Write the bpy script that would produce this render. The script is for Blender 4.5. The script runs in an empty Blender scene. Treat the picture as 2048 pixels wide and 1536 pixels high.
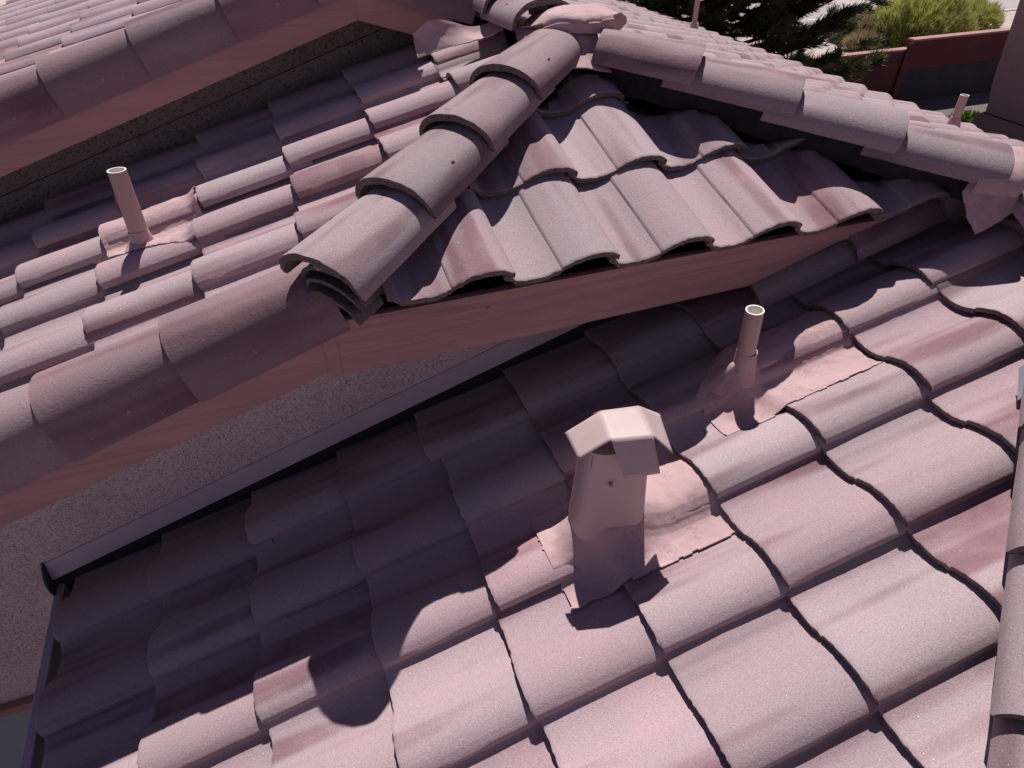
import bpy, bmesh, math, random
from mathutils import Vector, Matrix, noise
C = bpy.data.collections.new("scene"); bpy.context.scene.collection.children.link(C)
S = bpy.context.scene
R_ = math.radians
# ------------------------------------------------------------------ camera, sky, sun, exposure
cam = bpy.data.objects.new("camera", bpy.data.cameras.new("camera")); C.objects.link(cam)
cam.data.sensor_width = 36; cam.data.lens = 23.507; cam.data.clip_start = .05; cam.data.clip_end = 2000
cr = Vector((.94047, -.33986, -.003758)); cu = Vector((.215713, .588309, .779333)); cf = Vector((.262653, .733749, -.626599))
M = Matrix((cr, cu, -cf)).transposed().to_4x4(); CP = Vector((-.9412, -.97772, 1.39217)); M.translation = CP
cam.matrix_world = M; S.camera = cam
SUN = Vector((.18, .53, 1.0)).normalized()
el = math.asin(SUN.z); az = math.atan2(SUN.x, SUN.y)
w = bpy.data.worlds.new("World"); S.world = w; w.use_nodes = True
nt = w.node_tree; sky = nt.nodes.new("ShaderNodeTexSky"); sky.sky_type = 'NISHITA'; sky.sun_disc = False
sky.sun_elevation = el; sky.sun_rotation = az; sky.altitude = 1600; sky.air_density = 1.0; sky.dust_density = .4; sky.ozone_density = 1.5
tint = nt.nodes.new("ShaderNodeMix"); tint.data_type = "RGBA"; tint.blend_type = "MULTIPLY"; tint.inputs[0].default_value = 1; tint.inputs[7].default_value = (1.38, .86, 1.0, 1)
nt.links.new(sky.outputs[0], tint.inputs[6]); nt.links.new(tint.outputs[2], nt.nodes["Background"].inputs[0]); nt.nodes["Background"].inputs[1].default_value = .050
sl = bpy.data.lights.new("sun", 'SUN'); sl.energy = 4.6; sl.angle = R_(.5); sl.color = (1, .955, .925)
so = bpy.data.objects.new("sun", sl); C.objects.link(so); so.rotation_euler = (-SUN).to_track_quat('-Z', 'Y').to_euler()
so.location = (0, 0, 8)
S.view_settings.view_transform = 'Standard'; S.view_settings.look = 'None'; S.view_settings.exposure = .25; S.view_settings.gamma = 1
S.render.engine = 'CYCLES'
try: S.cycles.max_bounces = 5; S.cycles.diffuse_bounces = 3; S.cycles.use_denoising = True
except Exception: pass
rnd = random.Random(7)
# ------------------------------------------------------------------ materials
def mat(name):
    m = bpy.data.materials.new(name); m.use_nodes = True; t = m.node_tree
    return m, t, t.nodes["Principled BSDF"]
def N(t, typ, **k):
    n = t.nodes.new(typ)
    for a, b in k.items(): setattr(n, a, b)
    return n
def inp(n, i, v): n.inputs[i].default_value = v
def mix(t, f, a, b, mode='MIX'):
    n = N(t, 'ShaderNodeMix', data_type='RGBA', blend_type=mode)
    for i, x in ((0, f), (6, a), (7, b)):
        if isinstance(x, (int, float)): n.inputs[i].default_value = x
        elif isinstance(x, tuple): n.inputs[i].default_value = (*x, 1)
        else: t.links.new(x, n.inputs[i])
    return n.outputs[2]
def mth(t, op, a, b=0., c=None):
    n = N(t, 'ShaderNodeMath', operation=op)
    for i, x in enumerate((a, b, c)):
        if x is None: continue
        if isinstance(x, (int, float)): n.inputs[i].default_value = x
        else: t.links.new(x, n.inputs[i])
    return n.outputs[0]
def ramp(t, f, p0, p1, inter='LINEAR'):
    n = N(t, 'ShaderNodeMapRange'); n.interpolation_type = 'SMOOTHSTEP'
    inp(n, 1, p0); inp(n, 2, p1); t.links.new(f, n.inputs[0]); return n.outputs[0]
def noi(t, vec, scale, detail=3, rough=.55, dist=0):
    n = N(t, 'ShaderNodeTexNoise'); inp(n, 2, scale); inp(n, 3, detail); inp(n, 4, rough); inp(n, 8, dist)
    t.links.new(vec, n.inputs[0]); return n.outputs[0]
def obcoord(t, rand=True):
    tc = N(t, 'ShaderNodeTexCoord'); oi = N(t, 'ShaderNodeObjectInfo')
    cx = N(t, 'ShaderNodeCombineXYZ')
    for i, k in enumerate((37., 53., 71.)): t.links.new(mth(t, 'MULTIPLY', oi.outputs['Random'], k), cx.inputs[i])
    va = N(t, 'ShaderNodeVectorMath', operation='ADD'); t.links.new(tc.outputs['Object'], va.inputs[0]); t.links.new(cx.outputs[0], va.inputs[1])
    return va.outputs[0], tc.outputs['Object'], oi.outputs['Random']
def scalev(t, v, s):
    n = N(t, 'ShaderNodeVectorMath', operation='MULTIPLY'); t.links.new(v, n.inputs[0]); n.inputs[1].default_value = s; return n.outputs[0]
def bump(t, bs, h, strength, dist):
    n = N(t, 'ShaderNodeBump'); inp(n, 0, strength); inp(n, 1, dist); t.links.new(h, n.inputs['Height'])
    t.links.new(n.outputs[0], bs.inputs['Normal']); return n

def concrete(name, light, dark, band=(9, .7, 5), bandlo=.50, bandhi=.68, grain=1.0):
    m, t, b = mat(name)
    v, ob, r = obcoord(t)
    bd = noi(t, scalev(t, v, band), 1.0, 2, .45)
    bf = ramp(t, bd, bandlo, bandhi)
    soft = noi(t, v, 5, 3)
    col = mix(t, mth(t, 'MULTIPLY', bf, .85), light, dark)
    col = mix(t, mth(t, 'MULTIPLY', ramp(t, soft, .40, .72), .45), col, tuple(c * f for c, f in zip(light, (1.16, 1.08, 1.02))))
    pk = noi(t, scalev(t, v, (14, 1.3, 9)), 1.0, 2)
    col = mix(t, mth(t, 'MULTIPLY', ramp(t, pk, .55, .75), .35), col, (.44, .30, .315))
    fine = noi(t, v, 420, 2, .7); med = noi(t, v, 150, 3, .7)
    sp = mth(t, 'MULTIPLY_ADD', fine, .9 * grain, 1 - .45 * grain)
    g1 = N(t, 'ShaderNodeCombineColor')
    for i in range(3): t.links.new(sp, g1.inputs[i])
    col = mix(t, .9, col, g1.outputs[0], 'MULTIPLY')
    vo = N(t, 'ShaderNodeTexVoronoi'); inp(vo, 2, 260); t.links.new(v, vo.inputs[0])
    pit = mth(t, 'MULTIPLY', mth(t, 'LESS_THAN', vo.outputs['Distance'], .22), ramp(t, med, .50, .66))
    col = mix(t, mth(t, 'MULTIPLY', pit, .55), col, (.10, .07, .07))
    vs = N(t, 'ShaderNodeTexVoronoi'); inp(vs, 2, 120); t.links.new(v, vs.inputs[0])
    sc = N(t, 'ShaderNodeSeparateColor'); t.links.new(vs.outputs['Color'], sc.inputs[0])
    flk = mth(t, 'MULTIPLY', mth(t, 'LESS_THAN', vs.outputs['Distance'], .10), mth(t, 'GREATER_THAN', sc.outputs[0], .93))  # tiny white specks, their sparkle put into the base colour
    col = mix(t, flk, col, (.95, .92, .9))
    hs = N(t, 'ShaderNodeHueSaturation'); t.links.new(col, hs.inputs['Color'])
    t.links.new(mth(t, 'MULTIPLY_ADD', r, .22, .89), hs.inputs['Value'])
    t.links.new(mth(t, 'MULTIPLY_ADD', mth(t, 'FRACT', mth(t, 'MULTIPLY', r, 7.3)), .35, .85), hs.inputs['Saturation'])
    t.links.new(hs.outputs[0], b.inputs['Base Color']); inp(b, 'Roughness', .8)
    b.inputs['Specular IOR Level'].default_value = .35
    h = mth(t, 'ADD', mth(t, 'MULTIPLY', fine, .6), mth(t, 'ADD', med, mth(t, 'MULTIPLY', noi(t, v, 30, 2), .8)))
    bump(t, b, h, .55, .0022)
    return m
M_tile = concrete("tile_concrete", (.375, .284, .302), (.185, .095, .112), band=(9, .6, 6), bandlo=.505, bandhi=.66, grain=1.8)
M_cap = concrete("cap_concrete", (.300, .228, .242), (.170, .092, .108), band=(11, 1.4, 6), bandlo=.47, bandhi=.64, grain=2.1)
M_rake = concrete("rake_concrete", (.255, .170, .185), (.140, .065, .080), band=(12, .5, 6), grain=1.4)
M_edge, t, b = mat("tile_raw_edge"); v, ob, r = obcoord(t)
n1 = noi(t, v, 160, 4, .75); col = mix(t, ramp(t, n1, .3, .7), (.075, .058, .055), (.27, .205, .195)); t.links.new(col, b.inputs['Base Color']); inp(b, 'Roughness', .95)
bump(t, b, n1, 1, .006)

def plain(name, c1, c2, scale=6, rough=.7, bs=.2, bd=.002, bscale=80, stretch=(1, 1, 1), detail=4):
    m, t, b = mat(name); v, ob, r = obcoord(t)
    v = scalev(t, v, stretch)
    n1 = noi(t, v, scale, detail, .6); col = mix(t, ramp(t, n1, .35, .68), c1, c2)
    t.links.new(col, b.inputs['Base Color']); inp(b, 'Roughness', rough)
    bump(t, b, noi(t, v, bscale, 4, .65), bs, bd); return m
M_fascia = plain("fascia_paint", (.42, .225, .21), (.36, .195, .19), 3, .6, .25, .002, 40, (1, 1, 6))
t = M_fascia.node_tree; b = t.nodes["Principled BSDF"]; tc = N(t, 'ShaderNodeTexCoord'); vo = N(t, 'ShaderNodeTexVoronoi'); inp(vo, 2, 3.6); t.links.new(scalev(t, tc.outputs['Object'], (1, .5, 2.2)), vo.inputs[0])
old = b.inputs['Base Color'].links[0].from_socket; kn = mth(t, 'SUBTRACT', 1., ramp(t, vo.outputs['Distance'], .02, .055))
gr = noi(t, scalev(t, tc.outputs['Object'], (1.2, 30, 60)), 1.0, 3); c1_ = mix(t, mth(t, 'MULTIPLY', ramp(t, gr, .52, .7), .25), old, (.16, .07, .065))
t.links.new(mix(t, mth(t, 'MULTIPLY', kn, .6), c1_, (.13, .045, .04)), b.inputs['Base Color'])
M_trim = plain("metal_trim", (.58, .46, .51), (.51, .41, .46), 5, .45, .1, .001, 30, (1, 1, 4))
M_felt = plain("roof_felt", (.022, .020, .022), (.035, .030, .032), 20, .95)
M_white = plain("pvc", (.80, .77, .70), (.72, .69, .62), 10, .45, .05)
M_pipe = plain("painted_pipe", (.44, .285, .25), (.40, .26, .235), 14, .45, .25, .002, 60, (1, 1, .25))
M_vent = plain("painted_sheet_metal", (.52, .385, .365), (.46, .345, .33), 7, .5, .12, .001, 18, (1, 1, .3))
M_dark = plain("hole", (.012, .010, .010), (.02, .015, .014), 20, .95)
M_mortar = plain("mortar", (.36, .34, .34), (.22, .20, .20), 60, .95, 1, .006, 90)
M_gray = plain("raw_flashing", (.26, .26, .32), (.22, .22, .28), 12, .35, .1)
M_green = plain("end_closure", (.045, .075, .080), (.06, .07, .085), 9, .6)
M_pane = plain("window_pane", (.30, .36, .365), (.34, .40, .40), 4, .4, 0)
M_copper = plain("nail", (.35, .30, .26), (.2, .15, .12), 90, .5)

# stucco: trowelled finish with dark crevices
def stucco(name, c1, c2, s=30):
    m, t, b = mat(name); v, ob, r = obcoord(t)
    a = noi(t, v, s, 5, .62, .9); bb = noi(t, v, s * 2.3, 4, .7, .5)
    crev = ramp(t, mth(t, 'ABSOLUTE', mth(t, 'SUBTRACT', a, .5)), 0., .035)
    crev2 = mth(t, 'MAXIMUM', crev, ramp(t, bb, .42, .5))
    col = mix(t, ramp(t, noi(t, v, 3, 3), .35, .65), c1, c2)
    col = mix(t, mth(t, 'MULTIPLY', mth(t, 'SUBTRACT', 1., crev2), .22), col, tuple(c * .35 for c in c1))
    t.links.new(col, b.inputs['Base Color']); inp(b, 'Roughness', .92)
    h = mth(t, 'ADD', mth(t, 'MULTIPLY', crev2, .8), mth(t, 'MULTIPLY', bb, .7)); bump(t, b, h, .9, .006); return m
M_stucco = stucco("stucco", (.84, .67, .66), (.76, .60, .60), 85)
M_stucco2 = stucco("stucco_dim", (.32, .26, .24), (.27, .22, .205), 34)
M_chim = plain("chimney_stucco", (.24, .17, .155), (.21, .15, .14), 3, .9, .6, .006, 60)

# brushed elastomeric coating
m, t, b = mat("brushed_coating"); M_coat = m; v, ob, r = obcoord(t)
d1 = noi(t, v, 7, 3, .5)
vv = N(t, 'ShaderNodeVectorMath', operation='MULTIPLY_ADD'); nz = N(t, 'ShaderNodeTexNoise'); inp(nz, 2, 6.); t.links.new(v, nz.inputs[0])
t.links.new(nz.outputs['Color'], vv.inputs[0]); vv.inputs[1].default_value = (.30, .30, .30); t.links.new(v, vv.inputs[2])
str_ = noi(t, scalev(t, vv.outputs[0], (22, 150, 90)), 1.0, 3, .6)
crk = ramp(t, mth(t, 'ABSOLUTE', mth(t, 'SUBTRACT', str_, .5)), 0., .020)
gate = ramp(t, noi(t, v, 11, 2), .48, .60)
line = mth(t, 'MULTIPLY', mth(t, 'SUBTRACT', 1., crk), gate)
col = mix(t, ramp(t, d1, .3, .7), (.44, .295, .300), (.50, .345, .345)); col = mix(t, mth(t, 'MULTIPLY', line, .55), col, (.18, .10, .10))
t.links.new(col, b.inputs['Base Color']); inp(b, 'Roughness', .8); b.inputs['Specular IOR Level'].default_value = .25
bump(t, b, mth(t, 'SUBTRACT', mth(t, 'MULTIPLY', noi(t, v, 28, 4, .6), .9), mth(t, 'MULTIPLY', line, .25)), .55, .006)

M_coatdim = M_coat.copy()
def leafmat(name, c1, c2, tr=.25):
    m, t, b = mat(name); v, ob, r = obcoord(t)
    n1 = noi(t, v, 1.7, 3); n2 = noi(t, v, 23, 2)
    col = mix(t, ramp(t, mth(t, 'ADD', mth(t, 'MULTIPLY', n1, .5), mth(t, 'MULTIPLY', n2, .5)), .38, .62), c1, c2)
    t.links.new(col, b.inputs['Base Color']); inp(b, 'Roughness', .55)
    try: b.inputs['Subsurface Weight'].default_value = 0
    except Exception: pass
    tl = N(t, 'ShaderNodeBsdfTranslucent'); t.links.new(col, tl.inputs[0]); ms = N(t, 'ShaderNodeMixShader'); inp(ms, 0, tr)
    t.links.new(b.outputs[0], ms.inputs[1]); t.links.new(tl.outputs[0], ms.inputs[2]); t.links.new(ms.outputs[0], t.nodes['Material Output'].inputs[0])
    return m
M_needle = leafmat("pine_needles", (.040, .055, .018), (.125, .135, .042))
M_rabbit = leafmat("rabbitbrush", (.33, .35, .08), (.56, .55, .19), .4)
M_dry = leafmat("dry_grass", (.26, .21, .11), (.42, .34, .19), .3)
M_shrub = leafmat("shrub_leaves", (.08, .14, .02), (.17, .25, .04), .3)
M_bark = plain("bark", (.09, .06, .045), (.15, .10, .075), 12, .95, .8, .02, 20, (1, 1, .3))
M_soil = plain("soil", (.40, .325, .29), (.50, .41, .37), 2.2, .95, .7, .03, 14)
M_gravel = plain("gravel", (.10, .085, .08), (.20, .17, .16), 30, .95, .8, .02, 40)
M_road = plain("asphalt", (.34, .30, .30), (.38, .335, .33), .8, .9, .3, .004, 60)
M_line = plain("road_paint", (.78, .76, .72), (.65, .62, .58), 8, .7)
M_block = plain("block_paint", (.135, .030, .030), (.105, .024, .025), 1.5, .9, .5, .01, 25)
M_block2 = plain("block_dark", (.035, .038, .036), (.05, .05, .048), 2, .9, .5, .01, 25)
M_cop = plain("coping", (.40, .22, .18), (.35, .19, .16), 3, .9)

# ------------------------------------------------------------------ object helpers
def link(o): C.objects.link(o); return o
def mk(name, verts, faces, mats, parent=None, smooth=True, mi=None, sharp=40):
    me = bpy.data.meshes.new(name); me.from_pydata([tuple(v) for v in verts], [], faces); 
    for m_ in (mats if isinstance(mats, (list, tuple)) else [mats]): me.materials.append(m_)
    if mi: me.polygons.foreach_set('material_index', mi)
    if smooth:
        me.polygons.foreach_set('use_smooth', [True] * len(me.polygons)); me.set_sharp_from_angle(angle=R_(sharp))
    me.update()
    o = bpy.data.objects.new(name, me); link(o)
    if parent: attach(o, parent)
    return o
WM = {}
def attach(o, parent, world=None):
    """parent o to parent keeping a world matrix"""
    o.parent = parent; pw = WM.get(parent.name, Matrix.Identity(4)); world = Matrix.Identity(4) if world is None else world
    o.matrix_parent_inverse = Matrix.Identity(4); o.matrix_basis = pw.inverted() @ world; WM[o.name] = world
def thing(name, label, cat, loc, group=None):
    o = bpy.data.objects.new(name, None); link(o); o.empty_display_size = .2; o.location = loc; WM[o.name] = Matrix.Translation(loc)
    o['label'] = label; o['category'] = cat
    if group: o['group'] = group
    return o
def struct(o): o['kind'] = 'structure'; return o
def box(x0, x1, y0, y1, z0, z1):
    v = [(x, y, z) for z in (z0, z1) for y in (y0, y1) for x in (x0, x1)]
    f = [(0, 2, 3, 1), (4, 5, 7, 6), (0, 1, 5, 4), (2, 6, 7, 3), (0, 4, 6, 2), (1, 3, 7, 5)]; return v, f
def prism(poly, axis, a, b):
    """extrude a 2D polygon: axis 'y' -> poly in xz, 'x' -> poly in yz"""
    n = len(poly)
    if axis == 'y': v = [(p[0], a, p[1]) for p in poly] + [(p[0], b, p[1]) for p in poly]
    else: v = [(a, p[0], p[1]) for p in poly] + [(b, p[0], p[1]) for p in poly]
    f = [tuple(range(n)), tuple(range(2 * n - 1, n - 1, -1))] + [(i, i + n, (i + 1) % n + n, (i + 1) % n) for i in range(n)]
    return v, f
def fixnormals(o):
    bm = bmesh.new(); bm.from_mesh(o.data); bmesh.ops.recalc_face_normals(bm, faces=bm.faces); bm.to_mesh(o.data); bm.free()
def bevel(o, wd=.003, seg=1):
    bm = bmesh.new(); bm.from_mesh(o.data); bmesh.ops.recalc_face_normals(bm, faces=bm.faces)
    bmesh.ops.bevel(bm, geom=list(bm.edges), offset=wd, segments=seg, affect='EDGES', clamp_overlap=True); bm.to_mesh(o.data); bm.free()

# ------------------------------------------------------------------ roof geometry constants (metres)
W = .305; E = .33752; LEN = .415; T = .0175; STEP = .027
PA = .29980; PH = .34018
TP = math.tan(PA); TH = math.tan(PH); MB = .280; XR = .08; ZR = .794 + TP * XR
LO = Vector((-1.22633, 1.50928, .41536)); HO = Vector((-.41332, .46815, .50389))
zR = lambda x: TP * x
zL = lambda x: .79434 + TP * x
zH = lambda y: HO.z + TH * (y - HO.y)
zB = lambda x: ZR - MB * (x - XR)
zG = lambda x: 1.240 + TP * x; XG = -.51; ZG = zG(XG); zG2 = lambda x: ZG - TP * (x - XG)
WALL = .90; FAS = .556; GW = 2.36; GF = 2.022
APX = Vector((XR, HO.y + (ZR - HO.z) / TH, ZR))
HL = Vector((-.939, .468, .504)); HR = Vector((1.25, .495, .500))
class Frame:
    def __init__(s, o, u, v): s.o = Vector(o); s.u = Vector(u).normalized(); s.v = Vector(v).normalized(); s.n = s.u.cross(s.v)
    def mat(s, a, b, h=0): 
        m = Matrix((s.u, s.v, s.n)).transposed().to_4x4(); m.translation = s.o + s.u * a + s.v * b + s.n * h; return m
FR = Frame((0, 0, 0), (0, -1, 0), (1, 0, TP)); FL = Frame(LO, (0, -1, 0), (1, 0, TP))
FH = Frame(HO + Vector((.006, 0, .012)), (1, .038, -.030), (0, 1, TH))
zH2 = lambda x, y: HO.z + .012 + TH * (y - HO.y - .038 * (x - HO.x)) - .030 * (x - HO.x); FB = Frame((4.45, 2.75, zB(4.45)), (0, 1, 0), (-1, 0, MB))
FG = Frame((-2.03, 3.03, zG(-2.03)), (0, -1, 0), (1, 0, TP))

# ------------------------------------------------------------------ the S tile
PROF = [(0, 0), (-.006, .006), (-.019, .0165), (-.038, .0250), (-.056, .0288), (-.075, .0295), (-.0985, .0268), (-.118, .0210), (-.136, .0135), (-.152, .0055), (-.165, -.0015),
        (-.1695, -.0045), (-.1722, -.0125), (-.179, -.0160), (-.195, -.0235), (-.213, -.0290), (-.235, -.0328), (-.258, -.0335), (-.28, -.0308), (-.298, -.0255), (-.3045, -.0225), (-.3065, -.0195), (-.318, -.0105), (-.333, -.001)]
def catmull(P, x):
    n = len(P)
    for i in range(n - 1):
        if P[i][0] >= x >= P[i + 1][0]:
            a = (x - P[i][0]) / (P[i + 1][0] - P[i][0]); return P[i][1] * (1 - a) + P[i + 1][1] * a
    return P[-1][1]
def prof(u):
    return catmull(PROF, u)
def psm(u):
    """periodic blurred envelope of the tile profile, for coatings laid over it"""
    s = 0
    for d in (-.014, -.007, 0, .007, .014):
        x = ((u + d) % W) - W
        if x < -.3045: x = -.3045
        s += max(prof(x), prof(x + W) if x + W < 0 else -1)
    return s / 5
def tile_mesh(name, seed, nu=None, nv=8, rough=1., mats=None):
    us = sorted(set([p[0] for p in PROF] + ([] if nu == 0 else [-.028, -.047, -.066, -.086, -.109, -.127, -.144, -.187, -.204, -.224, -.246, -.269, -.289, -.32] + [-.0035, -.014])), reverse=True)
    vs = [0, .004, .012] + [.012 + (LEN - .012) * (i + 1) / nv for i in range(nv)]
    sd = seed * 13.7; V = []; F = []; MI = []
    nU, nV = len(us), len(vs)
    sag = (seed % 5 - 2) * .0008
    def jag(u, k): return 1.5 * rough * (.0018 * noise.noise(Vector((u * 60, sd, k))) + .0020 * noise.noise(Vector((u * 190, sd + 5, k))))
    for j, y in enumerate(vs):
        for i, u in enumerate(us):
            h = prof(u) - STEP * y / E + sag * math.sin(y * 9)
            h += .0012 * noise.noise(Vector((u * 14 + sd, y * 6, 1))) * rough
            uu, yy = u, y
            if j == 0: yy = jag(u, 0) + .001; h -= .0018 + rough * .001 * noise.noise(Vector((u * 150, sd, 3)))
            if j == 0 and u > -.006: yy += .007
            elif j == 0 and u > -.012: yy += .003
            if i == 0: uu = jag(y, 9) * .5; h -= .001
            V.append((uu, yy, h))
    base = len(V)
    for j, y in enumerate(vs):
        for i, u in enumerate(us):
            x_, y_, h_ = V[j * nU + i]
            d = T * (.75 if u < -.3 else 1)
            if j == 0: d += rough * .0022 * noise.noise(Vector((u * 90, sd, 7)))
            V.append((x_, y_ + (rough * .0015 * noise.noise(Vector((u * 130, sd, 8))) if j == 0 else 0), h_ - d))
    g = lambda i, j: j * nU + i
    for j in range(nV - 1):
        for i in range(nU - 1):
            F.append((g(i, j), g(i, j + 1), g(i + 1, j + 1), g(i + 1, j))); MI.append(0)
            F.append((base + g(i, j), base + g(i + 1, j), base + g(i + 1, j + 1), base + g(i, j + 1))); MI.append(1)
    for i in range(nU - 1):
        F.append((g(i, 0), g(i + 1, 0), base + g(i + 1, 0), base + g(i, 0))); MI.append(1)
        F.append((g(i, nV - 1), base + g(i, nV - 1), base + g(i + 1, nV - 1), g(i + 1, nV - 1))); MI.append(1)
    for j in range(nV - 1):
        F.append((g(0, j), base + g(0, j), base + g(0, j + 1), g(0, j + 1))); MI.append(0)
        F.append((g(nU - 1, j), g(nU - 1, j + 1), base + g(nU - 1, j + 1), base + g(nU - 1, j))); MI.append(1)
    me = bpy.data.meshes.new(name); me.from_pydata(V, [], F); me.materials.append(M_tile); me.materials.append(M_edge)
    me.polygons.foreach_set('material_index', MI); me.polygons.foreach_set('use_smooth', [True] * len(F)); me.set_sharp_from_angle(angle=R_(38)); me.update()
    bm = bmesh.new(); bm.from_mesh(me); bmesh.ops.recalc_face_normals(bm, faces=bm.faces); bm.to_mesh(me); bm.free()
    return me
TILES = [tile_mesh("roof_tile", i) for i in range(8)]
TLOW = [tile_mesh("roof_tile_light", i + 20, 0, 1, .6) for i in range(3)]
def cutmesh(me, world, planes, name="roof_tile"):
    """copy a mesh and cut it with world planes (point, normal pointing to the part thrown away)"""
    bm = bmesh.new(); bm.from_mesh(me); inv = world.inverted(); hit = False
    for co, no in planes:
        c = inv @ co; n_ = (inv.to_3x3() @ no).normalized()
        d = [(v.co - c).dot(n_) for v in bm.verts]
        if not d: break
        if max(d) < 0: continue
        hit = True
        r = bmesh.ops.bisect_plane(bm, geom=bm.verts[:] + bm.edges[:] + bm.faces[:], plane_co=c, plane_no=n_, clear_outer=True)
        ed = [e for e in r['geom_cut'] if isinstance(e, bmesh.types.BMEdge)]
        if ed:
            try:
                f = bmesh.ops.edgenet_fill(bm, edges=ed)['faces']
                for q in f: q.material_index = 1
            except Exception: pass
    if not hit: bm.free(); return me
    if len(bm.faces) < 8: bm.free(); return None
    m2 = me.copy(); bm.to_mesh(m2); bm.free(); return m2
def place_tile(parent, fr, k, c, du=0, dv=0, planes=None, low=False, tilt=0, rr=None, sx=1):
    rr = rr or rnd
    src = rr.choice(TLOW if low else TILES)
    m4 = fr.mat(k * W * sx + du, c * E + dv, 0) @ Matrix.Rotation(tilt, 4, 'Z') @ Matrix.Diagonal((sx, 1, 1, 1))
    me = src
    if planes: me = cutmesh(src, m4, planes)
    if me is None: return None
    o = bpy.data.objects.new("roof_tile", me); link(o); attach(o, parent, m4); return o
def deck(parent, pts, name="roof_slope", th=.03):
    """solid underlay slab: pts (world) of the upper face"""
    n = len(pts); v = [Vector(p) for p in pts] + [Vector(p) - Vector((0, 0, th)) for p in pts]
    f = [tuple(range(n)), tuple(range(2 * n - 1, n - 1, -1))] + [(i, (i + 1) % n, (i + 1) % n + n, i + n) for i in range(n)]
    o = mk(name, v, f, M_felt, parent, smooth=False); fixnormals(o); return o
DK = .098

# ------------------------------------------------------------------ ridge / hip caps
def cap_mesh(name, seed, a=.128, hgt=.098, L=.43, th=.023, taper=.14, holes=True, hole_side=1, cut=None):
    nx, ny = 26, 9; V = []; F = []; MI = []; sd = seed * 9.1
    def pt(s, y, off):
        # s in -1..1 along the arc
        sc = 1 - taper * max(0, y) / L; an = s * math.pi / 2
        x = math.sin(an) * (a - off) * sc; z = (abs(math.cos(an)) ** .80) * (hgt - off) * sc
        if abs(s) > .97: z -= 0.0
        x += .002 * noise.noise(Vector((s * 3 + sd, y * 6, 2))); z += .002 * noise.noise(Vector((s * 3, y * 7 + sd, 5)))
        return x, z - .030 * y / L - (.012 if False else 0)
    ys = [0, .005] + [.005 + (L - .005) * (i + 1) / (ny - 2) for i in range(ny - 2)]
    for lay in (0, 1):
        for j, y in enumerate(ys):
            for i in range(nx + 1):
                s = -1 + 2 * i / nx; x, z = pt(s, y, lay * th * (.50 + .50 * abs(math.cos(s * math.pi / 2))))
                yy = y
                if j == 0:
                    yy += .0035 * noise.noise(Vector((s * 6, sd, lay))) + .0018 * noise.noise(Vector((s * 22, sd, lay)))
                    if abs(s) > .93: yy += .006
                    if lay == 0: z -= .001; 
                V.append((x, yy, z))
    g = lambda i, j, l: l * (nx + 1) * len(ys) + j * (nx + 1) + i
    for j in range(len(ys) - 1):
        for i in range(nx):
            F.append((g(i, j, 0), g(i + 1, j, 0), g(i + 1, j + 1, 0), g(i, j + 1, 0))); MI.append(0)
            F.append((g(i, j, 1), g(i, j + 1, 1), g(i + 1, j + 1, 1), g(i + 1, j, 1))); MI.append(1)
    for i in range(nx):
        F.append((g(i, 0, 0), g(i, 0, 1), g(i + 1, 0, 1), g(i + 1, 0, 0))); MI.append(1)
        F.append((g(i, len(ys) - 1, 0), g(i + 1, len(ys) - 1, 0), g(i + 1, len(ys) - 1, 1), g(i, len(ys) - 1, 1))); MI.append(1)
    for j in range(len(ys) - 1):
        for i in (0, nx): F.append((g(i, j, 0), g(i, j + 1, 0), g(i, j + 1, 1), g(i, j, 1))); MI.append(0)
    if holes:   # nail hole: a short dark dimple disc with a chipped rim
        for s, y in ((.52 * hole_side, L * .40),):
            x, z = pt(s, y, -.0012); an = s * math.pi / 2; nrm = Vector((math.sin(an), 0, math.cos(an))).normalized(); tx = Vector((0, 1, 0)); ty = nrm.cross(tx)
            b0 = len(V); c0 = Vector((x, y, z))
            for q in range(9): 
                an2 = q / 9 * 2 * math.pi; rr_ = .0058 * (1 + .25 * math.sin(an2 * 2 + sd)); V.append(c0 + tx * math.cos(an2) * rr_ + ty * math.sin(an2) * rr_ * .8)
            F.append(tuple(range(b0, b0 + 9))); MI.append(2)
    me = bpy.data.meshes.new(name); me.from_pydata([tuple(v) for v in V], [], F)
    for m_ in (M_cap, M_edge, M_dark): me.materials.append(m_)
    me.polygons.foreach_set('material_index', MI); me.polygons.foreach_set('use_smooth', [True] * len(F)); me.set_sharp_from_angle(angle=R_(40)); me.update()
    bm = bmesh.new(); bm.from_mesh(me); bmesh.ops.recalc_face_normals(bm, faces=bm.faces); bm.to_mesh(me); bm.free()
    return me
def place_cap(parent, A, B, t, dz, me, roll=0, yaw=0, name="ridge_tile", pitch=0, side=0):
    d = (B - A).normalized(); x = d.cross(Vector((0, 0, 1))).normalized(); z = x.cross(d)
    m4 = Matrix((x, d, z)).transposed().to_4x4(); m4.translation = A + d * t + Vector((0, 0, dz)) + x * side
    m4 = m4 @ Matrix.Rotation(yaw, 4, 'Z') @ Matrix.Rotation(roll, 4, 'Y') @ Matrix.Rotation(pitch, 4, 'X')
    o = bpy.data.objects.new(name, me); link(o); attach(o, parent, m4); return o
def hip_plane(A, B, keep, off):
    """vertical plane through AB shifted by off, throwing away the side opposite to point keep"""
    d = (B - A); n = Vector((d.y, -d.x, 0)).normalized()
    if (keep - A).dot(n) > 0: n = -n
    return (A - n * off, n)

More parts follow.
